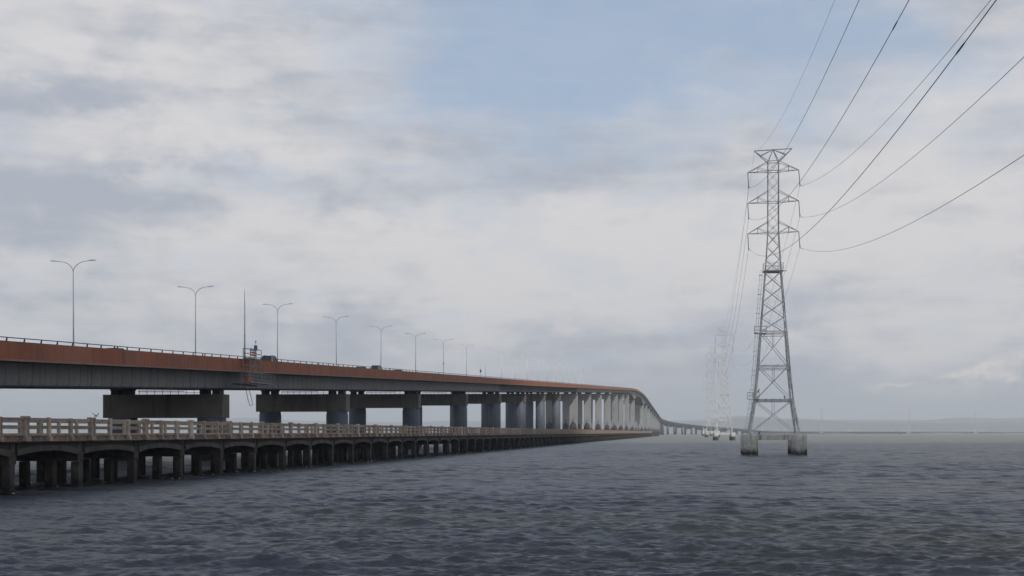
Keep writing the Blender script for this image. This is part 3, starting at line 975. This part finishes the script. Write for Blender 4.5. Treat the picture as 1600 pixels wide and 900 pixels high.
RM = rail_meshes(4)
B = SP / 3
farR = {k: MB() for k in ('post', 'rail')}
farK = MB()
for side, x in ((1, PX + 0.05), (-1, PX - PW - 0.05)):
    for j in range(J0, J1 + 1):
        y = T0 + SP * j
        ind = j < NEAR if side > 0 else j < 14
        ind = ind and j > -2
        for q in range(3):
            yy = y + B * q
            yc = yy + B / 2
            if ind:
                r = random.choice(RM)
                sx_ = random.uniform(-0.012, 0.012)
                o = place('rail_post', r['major' if q == 0 else 'minor'], pier, (x + sx_, yy, random.uniform(-0.015, 0.015)))
                if side < 0: o.rotation_euler.z = math.pi
                o.rotation_euler.x = random.uniform(-0.008, 0.008)
                for k, nm in (('top', 'top_rail'), ('mid', 'middle_rail'), ('low', 'bottom_rail')):
                    o = place(nm, r[k], pier, (x + sx_, yc, random.uniform(-0.012, 0.012)))
                    o.rotation_euler.x = random.uniform(-0.005, 0.005)
            else:
                w, d, h = (0.29, 0.15, 5.06) if q == 0 else (0.15, 0.11, 4.98)
                farR['post'].box(x - d, x + d, yy - w, yy + w, 3.44, h)
                for z0, z1 in ((4.75, 4.95), (4.26, 4.45), (3.80, 3.93)):
                    farR['rail'].box(x - 0.08, x + 0.08, yy + w, yy + B - 0.15, z0, z1)
            xa, xb = (PX - 0.26, PX + 0.02) if side > 0 else (PX - PW - 0.02, PX - PW + 0.26)
            if side > 0 and ind and j < 16:
                mb = MB(); edge_bay(mb, yy + 0.004, yy + B - 0.004, xa, xb, r); mb.build('kerb', M_slab, pier, org=(PX, yy, 3.5))
            else:
                edge_bay(farK, yy, yy + B, xa, xb, None)
farR['post'].build('rail_post', M_post, pier, kind='stuff')
farR['rail'].build('rail', M_rail, pier, kind='stuff')
farK.build('kerb', M_slab, pier, kind='stuff')


def arch_poly(L, top0, top1, bot0, bot1, n=14):
    ps = []
    for q in range(n + 1):
        f = q / n; y = L * f
        ps.append((y, bot0 + (bot1 - bot0) * (1 - abs(2 * f - 1) ** 2.4)))
    for q in range(n, -1, -1):
        f = q / n; y = L * f
        ps.append((y, top0 + (top1 - top0) * (1 - abs(2 * f - 1) ** 2.4)))
    return ps


AL = SP - 0.95
arch_ms = []
for q in range(7):
    e = random.uniform(-0.03, 0.03)
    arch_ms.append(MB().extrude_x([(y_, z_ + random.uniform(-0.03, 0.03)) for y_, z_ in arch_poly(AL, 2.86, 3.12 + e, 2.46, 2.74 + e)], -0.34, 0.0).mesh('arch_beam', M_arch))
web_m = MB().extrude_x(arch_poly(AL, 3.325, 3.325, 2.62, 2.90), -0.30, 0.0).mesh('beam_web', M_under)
bcap_m = MB().chbox(-PW + 0.3, -0.28, -0.42, 0.42, 1.93, 2.6, 0.04).mesh('bent_cap', M_pile)
ped_m = MB().box(-0.95, -0.32, -0.3, 0.3, 2.602, 3.325).mesh('pedestal', M_pile)
PILES = (-0.62, -2.6, -4.6, -6.6, -8.2)
pile_ms = []
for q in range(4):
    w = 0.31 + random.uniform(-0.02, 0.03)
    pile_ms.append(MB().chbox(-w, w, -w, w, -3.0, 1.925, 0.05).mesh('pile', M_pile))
ribs = MB()
farP = dict(pile=MB(), cap=MB(), arch=MB())
for j in range(J0, J1 + 2):
    y = T0 - 0.9 + SP * j
    ind = -2 < j < 56
    if ind:
        place('bent_cap', bcap_m, pier, (PX, y, random.uniform(-0.02, 0.02)))
        if j < 30: place('pedestal', ped_m, pier, (PX, y, 0))
    else:
        farP['cap'].box(PX - PW + 0.3, PX - 0.3, y - 0.4, y + 0.4, 1.93, 2.6)
    for q, dx in enumerate(PILES):
        if ind:
            o = place('pile', random.choice(pile_ms), pier, (PX + dx + random.uniform(-0.04, 0.04), y + random.uniform(-0.05, 0.05), 0))
            o.rotation_euler = (random.uniform(-0.012, 0.012), random.uniform(-0.012, 0.012), 0)
        else:
            farP['pile'].box(PX + dx - 0.31, PX + dx + 0.31, y - 0.31, y + 0.31, -3, 1.928)
    if j <= J1:
        if ind:
            place('arch_beam', random.choice(arch_ms), pier, (PX - 0.22, y + 0.47, random.uniform(-0.015, 0.015)))
            place('beam_web', web_m, pier, (PX - 0.30, y + 0.47, 0))
        else:
            farP['arch'].box(PX - 0.58, PX - 0.22, y + 0.47, y + SP - 0.47, 2.7, 3.32)
        for dx in (-2.6, -4.6, -6.6, -8.5):
            ribs.box(PX + dx - 0.2, PX + dx + 0.2, y + 0.47, y + SP - 0.47, 2.62, 3.328)
ribs.build('deck_rib', M_under, pier, kind='stuff')
farP['pile'].build('pile', M_pile, pier, kind='stuff')
farP['cap'].build('bent_cap', M_pile, pier, kind='stuff')
farP['arch'].build('arch_beam', M_arch, pier, kind='stuff')

fend = thing('timber_fender', (PX - 3, YB + 12, 0), 'dark timber fender block standing off the far end of the old pier', 'fender')
MB().box(PX - 7, PX + 1.0, YB + 3, YB + 170, 1.2, 4.3).build('walkway', M_fender, fend)
fp = MB()
for y in steps(YB + 4, YB + 169, 3.3):
    for x in (PX - 6.5, PX + 0.9): fp.box(x - 0.25, x + 0.45, y - 0.3, y + 0.3, -3, 4.9)
fp.build('fender_pile', M_fender, fend, kind='stuff')


# ------------------------------------------------------------------ lattice pylons
LEV = [(3.72, 4.18), (9.6, 3.22), (15.7, 2.65), (21.7, 2.2), (32.3, 1.36), (39.2, 0.93), (51.75, 0.93)]
ARMZ = (39.2, 44.62, 50.05)
TIP = 4.42


def half(z):
    for (z0, a0), (z1, a1) in zip(LEV[:-1], LEV[1:]):
        if z <= z1: return a0 + (a1 - a0) * max(0, (z - z0)) / (z1 - z0)
    return LEV[-1][1]


NODES = [3.72, 9.6, 15.7, 21.7, 24.35, 27.0, 29.65, 32.3, 34.6, 36.9, 39.2, 41.0, 42.8, 44.62, 46.4, 48.2, 50.05, 51.75]
CORN = ((-1, -1), (1, -1), (1, 1), (-1, 1))


def pylon(name, loc, label, near, M, Mp, group):
    t = thing(name, loc, label, 'pylon', group)
    ox, oy = loc[0], loc[1]
    P = lambda c, z, k=1.0: Vector((ox + c[0] * half(z) * k, oy + c[1] * half(z) * k, z))
    fat = 1.0 if near else 1.0
    for c in CORN:
        lg = MB()
        for (z0, _), (z1, _) in zip(LEV[:-1], LEV[1:]):
            w = (0.36 if z0 < 9 else 0.30 if z0 < 21 else 0.19 if z0 < 32 else 0.13) * fat
            lg.bar(P(c, z0), P(c, z1), w, w)
        lg.build('leg', M, t)
    braces = []
    for z0, z1 in zip(NODES[:-1], NODES[1:]):
        wb = 0.06 if z0 > 21 else 0.09
        for i in range(4):
            a, b = CORN[i], CORN[(i + 1) % 4]
            one = 0.125 if (z0 >= 21 and z1 <= 39.3) else wb
            if z0 >= 21:
                braces.append((P(a, z0), P(b, z1), one)); braces.append((P(b, z0), P(a, z1), wb * 0.75))
            else:
                braces.append((P(a, z0), P(b, z1), wb)); braces.append((P(b, z0), P(a, z1), wb))
    beams = []
    for z in (9.6, 15.7, 21.7, 32.3, 39.2, 44.62, 50.05, 51.75):
        for i in range(4):
            w = 0.45 if z == 9.6 else 0.16 if z < 30 else 0.11
            beams.append((P(CORN[i], z), P(CORN[(i + 1) % 4], z), w))
            if z in (15.7, 21.7): beams.append((P(CORN[i], z - 0.55), P(CORN[(i + 1) % 4], z - 0.55), 0.12))
    for z0, z1 in ((3.72, 9.6), (9.6, 15.7), (15.7, 21.7)):    # hangers from each beam to the crossing below
        w0, w1 = half(z0), half(z1)
        zc = z0 + (z1 - z0) * w0 / (w0 + w1)
        for d in ((0, -1), (1, 0), (0, 1), (-1, 0)):
            a = half(z1); b = half(zc)
            beams.append((Vector((ox + d[0] * a, oy + d[1] * a, z1)), Vector((ox + d[0] * b, oy + d[1] * b, zc)), 0.1))
    if near:
        for p, q, w in braces: MB().bar(p, q, w, w).build('brace', M, t)
        for p, q, w in beams: MB().bar(p, q, w * 0.8, w).build('crossbeam', M, t)
    else:
        for nm, ls in (('bracing', braces), ('crossbeam', beams)):
            mb = MB()
            for p, q, w in ls: mb.bar(p, q, w * 1.25, w * 1.25)
            mb.build(nm, M, t, kind='stuff')
    for z in ARMZ:
        for sg in (-1, 1):
            tip = Vector((ox + sg * TIP, oy, z + 0.02 + (0.14 if sg > 0 else -0.1)))
            mb = MB()
            w = 0.09 * fat
            for cy in (-1, 1):
                lo, hi = P((sg, cy), z), P((sg, cy), min(z + 1.95, 51.75))
                mb.bar(lo, tip, w, w); mb.bar(hi, tip, w, w)
                ml, mh = lo.lerp(tip, 0.5), hi.lerp(tip, 0.5)
                mb.bar(ml, mh, w * 0.7, w * 0.7); mb.bar(lo, mh, w * 0.7, w * 0.7)
            mb.bar(P((sg, -1), z).lerp(tip, 0.5), P((sg, 1), z).lerp(tip, 0.5), w * 0.7)
            arm = mb.build('crossarm', M, t)
            ins = MB()
            cl = Vector((tip.x + (0.2 if sg > 0 else 0.16), tip.y, tip.z - 2.6))
            prof = []
            n = 14
            pts, rs = [], []
            for q in range(n * 2 + 1):
                pts.append(tip.lerp(cl, q / (n * 2))); rs.append((0.085 if q % 2 else 0.045) * fat)
            ins.tube(pts, rs, 7, smooth=False)
            ins.bar(cl + Vector((0, -0.45, -0.05)), cl + Vector((0, 0.45, -0.05)), 0.14 * fat, 0.22 * fat)
            ins.build('insulator', M_insul, t)
    top = MB()
    tl, tr = Vector((ox - 3.3, oy, 53.78)), Vector((ox + 3.25, oy, 54.0))
    mid = (tl + tr) / 2
    top.bar(tl, tr, 0.13 * fat, 0.16 * fat)
    for c in CORN:
        tip = tl if c[0] < 0 else tr
        b = P(c, 51.75)
        top.bar(b, tip, 0.12 * fat); top.bar(b, mid, 0.1 * fat)
        top.bar(b.lerp(tip, 0.55), mid, 0.1 * fat)
    top.build('top_arm', M, t)
    # footings
    ft = 4.18
    for c in CORN:
        x, y = ox + c[0] * (ft - 0.02), oy + c[1] * (ft + 0.1)
        MB().lathe(x, y, [(1.36, -5), (1.36, 3.0), (1.34, 3.55), (1.26, 3.65)], 20 if near else 12, True).build('footing', Mp, t)
    for i in range(4):
        a, b = CORN[i], CORN[(i + 1) % 4]
        tb = MB()
        k = ft + 0.05
        pa, pb = Vector((ox + a[0] * k, oy + a[1] * k, 3.12)), Vector((ox + b[0] * k, oy + b[1] * k, 3.12))
        d = (pb - pa).normalized() * 1.3
        tb.bar(pa + d, pb - d, 0.9, 0.95)
        tb.build('tie_beam', Mp, t)
    if not near: return t
    # platforms with railings
    def deckrail(z, x0, x1, y0, y1, h, nm='platform'):
        d = MB()
        d.box(x0, x1, y0, y1, z, z + 0.1)
        p = d.build(nm, M, t)
        r = MB()
        for zz in (z + h * 0.5, z + h):
            for a, b in (((x0, y0), (x1, y0)), ((x1, y0), (x1, y1)), ((x1, y1), (x0, y1)), ((x0, y1), (x0, y0))):
                r.bar((*a, zz), (*b, zz), 0.06)
        nx = max(2, int((x1 - x0) / 0.7))
        for q in range(nx + 1):
            x = x0 + (x1 - x0) * q / nx
            for y in (y0, y1): r.bar((x, y, z), (x, y, z + h), 0.05)
        r.build('railing', M, p)
    deckrail(32.35, ox - 1.7, ox + 1.7, oy - 1.7, oy + 1.7, 1.35)
    MB().bar((ox - 1.95, oy - 1.4, 32.3), (ox + 2.3, oy - 1.4, 32.3), 0.12).build('crossbeam', M, t)
    deckrail(21.3, ox - 3.35, ox - 1.25, oy - 2.6, oy - 1.0, 1.3)
    deckrail(9.75, ox - 4.6, ox - 2.6, oy - 3.9, oy - 2.4, 1.2)
    # ladder up the left leg
    ld = MB()
    zz = [3.9 + 0.42 * q for q in range(69)]
    for dx in (-0.55, -0.95):
        ld.tube([(ox - half(z) + dx, oy - half(z) * 0.8, z) for z in zz[::4]], 0.035, 5)
    for z in zz[::2]:
        x, y = ox - half(z), oy - half(z) * 0.8
        ld.bar((x - 0.95, y, z), (x - 0.55, y, z), 0.04)
    for z in zz[::8]:
        x, y = ox - half(z), oy - half(z) * 0.8
        ld.bar((x - 0.95, y, z), (x, y, z), 0.05)
        ring = [(x - 0.75 + 0.36 * math.cos(a), y - 0.3 + 0.36 * math.sin(a), z + 0.8) for a in (2 * math.pi * k / 10 for k in range(11))]
        ld.tube(ring, 0.025, 4)
    ld.build('ladder', M, t)
    return t


PYL = 'pylons standing in the bay'
TX, TY = 13.2, 230.3
pylon('lattice_pylon', (TX, TY, 0), 'tall grey lattice pylon on round footings, nearest in the bay', True, M_lattice, M_ped, PYL)
p2 = pylon('lattice_pylon', (TX, 655, 0), 'white lattice pylon left of the nearest one, with footings in view', False, M_latticef, M_pedf, PYL)
p2.scale = (1, 1, 1.06)


def copy_thing(o, loc, scale, label, group):
    r = o.copy(); C.objects.link(r)
    r.location = loc; r.scale = scale; r['label'] = label; r['group'] = group
    for ch in list(o.children):
        c = ch.copy(); c.parent = r; C.objects.link(c)
        for g in list(ch.children):
            d = g.copy(); d.parent = c; C.objects.link(d)
    return r


copy_thing(p2, (TX - 1, 1085, 0), (1.15, 1.15, 1.40), 'faint taller lattice pylon partly behind the white one, to its left', PYL)
copy_thing(p2, (TX - 2, 1520, 0), (1.15, 1.15, 1.38), 'faintest lattice pylon behind the left pair above the causeway', PYL)
for u, top, Z, lab in ((1284, 638, 2750, 'pale white lattice pylon on the horizon just right of the nearest pylon'),
                       (1420, 640.5, 3300, 'faint lattice pylon on the right horizon, the left of two'),
                       (1524.5, 645, 3800, 'faint lattice pylon on the right horizon, nearest the frame edge')):
    x, y, z = at(u, top, Z)
    k = z / 54
    o = copy_thing(p2, (x, y, 0), (0.85, 0.85, k), lab, PYL)
    if u > 1300:
        for ch in o.children:
            ch.material_slots[0].link = 'OBJECT'
            ch.material_slots[0].material = M_lattice

# power cables
def hang(z0, y, ya, yb, za, zb_, sag):
    f = (y - ya) / (yb - ya)
    return za + (zb_ - za) * f - 4 * sag * f * (1 - f)


TOW = [(-200, 1.0), (TY, 1.0), (655, 1.06), (1085, 1.40), (1520, 1.38)]


def cable(name, dx, z, label, splice=None, r=0.019, sags=(18.6, 15, 15, 15)):
    pts = []
    for (ya, ka), (yb, kb), sg in zip(TOW[:-1], TOW[1:], sags):
        n = 60 if ya < 0 else 26
        for q in range(n + (1 if yb == TOW[-1][0] else 0)):
            y = ya + (yb - ya) * q / n
            pts.append((TX + dx, y, hang(0, y, ya, yb, z * ka, z * kb, sg)))
    org = (TX + dx, TY, z)
    o = MB().tube(pts, r, 6).build(name, M_wire, None, org=org)
    tag(o, label, 'power cable', 'cables strung between the pylons')
    rod = MB()
    near_pts = [p for p in pts if abs(p[1] - TY) < 9]
    rod.tube(near_pts, r * 1.9, 6)
    rod.build('armour_rod', M_wire, o)
    if splice:
        sp = []
        for q in range(5):
            y = splice - 0.8 + 0.4 * q
            sp.append((TX + dx, y, hang(0, y, -200, TY, z, z, sags[0])))
        MB().tube(sp, [r * 1.1, r * 1.7, r * 1.7, r * 1.7, r * 1.1], 8).build('splice_sleeve', M_wire, o)


def y_seen(u, dx):
    k = (u - 800) / 2000
    return (TX + dx) / (k * CT - ST) * (k * ST + CT)


names = {50.05: 'top', 44.62: 'middle', 39.2: 'bottom'}
for z in ARMZ:
    for sg in (-1, 1):
        dx = sg * TIP + (0.2 if sg > 0 else 0.16)
        lab = f"black power cable clamped under the {'right' if sg > 0 else 'left'} end of the nearest pylon's {names[z]} crossarm"
        spl = None
        if sg < 0 and z == 44.62: spl = y_seen(1398, dx)
        if sg < 0 and z == 39.2: spl = y_seen(1500, dx)
        cable('power_cable', dx, z - 2.7, lab, spl, sags=(18.6 if sg > 0 else {39.2: 19.7, 44.62: 20.2, 50.05: 20.7}[z], 15, 15, 15))
cable('ground_wire', -3.3, 53.5, "thin shield wire tied to the left tip of the nearest pylon's head", None, 0.012, (20.9, 12, 12, 12))

def foam():
    m = mat('grey_foam', (0.62, 0.63, 0.62), (0.45, 0.46, 0.46), 4, 0.9)
    mb = MB()
    r = random.Random(3)
    def lump(x, y, z, a, b, h):
        n = 7
        ph = r.uniform(0, 6)
        ring = [(x + a * r.uniform(0.6, 1.1) * math.cos(ph + 6.283 * q / n), y + b * r.uniform(0.6, 1.1) * math.sin(ph + 6.283 * q / n), z) for q in range(n)]
        mb.add(ring + [(x + a * 0.1, y, z + h)], [(q, (q + 1) % n, n) for q in range(n)], True)
    for c in CORN:
        for q in range(16):
            a = r.uniform(0, 6.283); d = 1.36 + abs(r.gauss(0.1, 0.25))
            lump(TX + c[0] * 4.16 + d * math.cos(a), TY + c[1] * 4.28 + d * math.sin(a), r.uniform(0.02, 0.10), r.uniform(0.08, 0.35), r.uniform(0.08, 0.3), r.uniform(0.04, 0.16))
    for j in range(-1, 34):
        y = T0 - 0.9 + SP * j
        for dx in PILES[:2]:
            for q in range(r.choice((1, 3, 5))):
                a = r.uniform(0, 6.283)
                lump(PX + dx + r.uniform(0.36, 0.6) * math.cos(a), y + r.uniform(0.36, 0.6) * math.sin(a), r.uniform(0.02, 0.10), r.uniform(0.05, 0.2), r.uniform(0.05, 0.2), r.uniform(0.03, 0.09))
    mb.build('foam', m, kind='stuff')


foam()

# ------------------------------------------------------------------ birds, buoy, truck
def bird(loc, label, pose, ang=0.0, k=1.0):
    x, y, z = loc
    ca, sa = math.cos(ang), math.sin(ang)
    T = lambda a, b, c: (x + k * (a * ca - b * sa), y + k * (a * sa + b * ca), z + k * c)
    mb = MB()
    if pose == 'perch':
        pts = [T(-0.34, 0, 0.04), T(-0.2, 0, 0.14), T(-0.08, 0, 0.26), T(0.03, 0, 0.42), T(0.09, 0, 0.55), T(0.11, 0, 0.66), T(0.15, 0, 0.72), T(0.2, 0, 0.72), T(0.29, 0, 0.70)]
        mb.tube(pts, [0.02 * k, 0.07 * k, 0.125 * k, 0.12 * k, 0.075 * k, 0.045 * k, 0.055 * k, 0.035 * k, 0.008 * k], 8)
        mb.tube([T(-0.05, 0.05, 0.22), T(-0.02, 0.05, 0.0)], 0.02 * k, 5); mb.tube([T(-0.05, -0.05, 0.22), T(-0.02, -0.05, 0.0)], 0.02 * k, 5)
    else:
        mb.tube([T(-0.35, 0, 0), T(-0.2, 0, 0.02), T(0, 0, 0.03), T(0.18, 0, 0.04), T(0.28, 0, 0.06), T(0.36, 0, 0.05), T(0.44, 0, 0.03)], [0.03 * k, 0.07 * k, 0.1 * k, 0.08 * k, 0.05 * k, 0.05 * k, 0.01 * k], 8)
        for sg in (-1, 1):
            vs, fs = [], []
            for q, (yy, zz, c0, c1) in enumerate(((0.06, 0.05, 0.14, -0.1), (0.32, 0.24, 0.15, -0.07), (0.58, 0.40, 0.06, -0.1), (0.8, 0.62, -0.08, -0.14))):
                vs += [T(c0, sg * yy, zz), T(c1, sg * yy, zz - 0.01), T(c1, sg * yy, zz + 0.015), T(c0, sg * yy, zz + 0.025)]
            for q in range(3):
                fs += [(q * 4 + e, q * 4 + (e + 1) % 4, q * 4 + 4 + (e + 1) % 4, q * 4 + 4 + e) for e in range(4)]
            fs += [(3, 2, 1, 0), (12, 13, 14, 15)]
            mb.add(vs, fs)
    o = mb.build('bird', M_bird, None, org=loc)
    return tag(o, label, 'bird')


bird((TX - 2.65, TY - 3.1, 10.95), 'dark bird perched on the left platform railing of the nearest pylon', 'perch', 0.3, 0.9)
bird((TX + 1.75, TY - 3.22, 9.85), 'dark bird perched near the right end of the pylon crossbeam', 'perch', 2.2, 0.8)
bird((TX - 2.6, TY - 4.43, 3.60), 'dark bird sitting on the concrete beam between the pylon footings', 'perch', 0.0, 0.8)
bird(at(150, 650.5, 110), 'dark bird flying low above the old pier railing', 'fly', 1.2, 0.5)

bx, by, _ = at(1407, 678, 1900)
bu = thing('channel_buoy', (bx, by, 0), 'small green channel buoy on the pale water near the right horizon', 'buoy')
MB().lathe(bx, by, [(1.1, -0.6), (1.25, 0.2), (1.1, 0.9), (0.5, 1.1)], 14).build('float', M_green, bu)
mb = MB()
for c in CORN: mb.bar((bx + c[0] * 0.6, by + c[1] * 0.6, 1.0), (bx + c[0] * 0.2, by + c[1] * 0.2, 3.6), 0.14)
mb.box(bx - 0.5, bx + 0.5, by - 0.06, by + 0.06, 2.0, 3.0)
mb.build('frame', M_green, bu)
MB().lathe(bx, by, [(0.2, 3.6), (0.22, 3.9), (0.1, 4.05)], 8).build('light', M_green, bu)


def truck(s, label, k=1.0):
    x, y, a = path(s)
    L = pt(s, 8, zb(s) - 0.9)
    t = thing('box_truck', L, label, 'truck')
    X, Y, Z = L
    MB().box(X - 1.3, X + 1.3, Y - 4.5, Y + 3.2, Z + 0.9, Z + 4.0).build('cargo_box', M_white, t)
    MB().extrude_x([(Y + 3.3, Z + 0.6), (Y + 5.3, Z + 0.6), (Y + 5.3, Z + 1.6), (Y + 4.7, Z + 2.7), (Y + 3.3, Z + 2.8)], X - 1.15, X + 1.15).build('cab', M_white, t)
    w = MB()
    for dx in (-1.0, 1.0):
        for dy in (-3.2, -2.1, 4.0):
            vs = [(X + dx + e, Y + dy + 0.5 * math.cos(q), Z + 0.5 + 0.5 * math.sin(q)) for e in (-0.15, 0.15) for q in (2 * math.pi * i / 12 for i in range(12))]
            MB().add(vs, [tuple(range(11, -1, -1)), tuple(range(12, 24))] + [(i, (i + 1) % 12, 12 + (i + 1) % 12, 12 + i) for i in range(12)]).build('wheel', M_rubber, t)
    t.rotation_euler.z = -a


truck(3010, 'white box truck on the low far end of the bridge')

# ------------------------------------------------------------------ haze between here and the far shore
hz = bpy.data.materials.new('bay_haze')
hz.use_nodes = True
hn = hz.node_tree
hn.nodes.clear()
pv = hn.nodes.new('ShaderNodeVolumePrincipled')
pv.inputs['Color'].default_value = (0.95, 0.975, 1.0, 1)
pv.inputs['Density'].default_value = 0.000135
pv.inputs['Anisotropy'].default_value = 0.1
om = hn.nodes.new('ShaderNodeOutputMaterial')
hn.links.new(pv.outputs[0], om.inputs['Volume'])
MB().box(-14500, 14500, -2500, 16500, -8, 330).build('haze', hz, kind='stuff')

cy = SC.cycles
cy.max_bounces = 8
cy.diffuse_bounces = 3
cy.glossy_bounces = 3
cy.transmission_bounces = 6
cy.volume_bounces = 1
cy.use_denoising = True
cy.denoising_prefilter = 'ACCURATE'
cy.denoising_input_passes = 'RGB_ALBEDO_NORMAL'
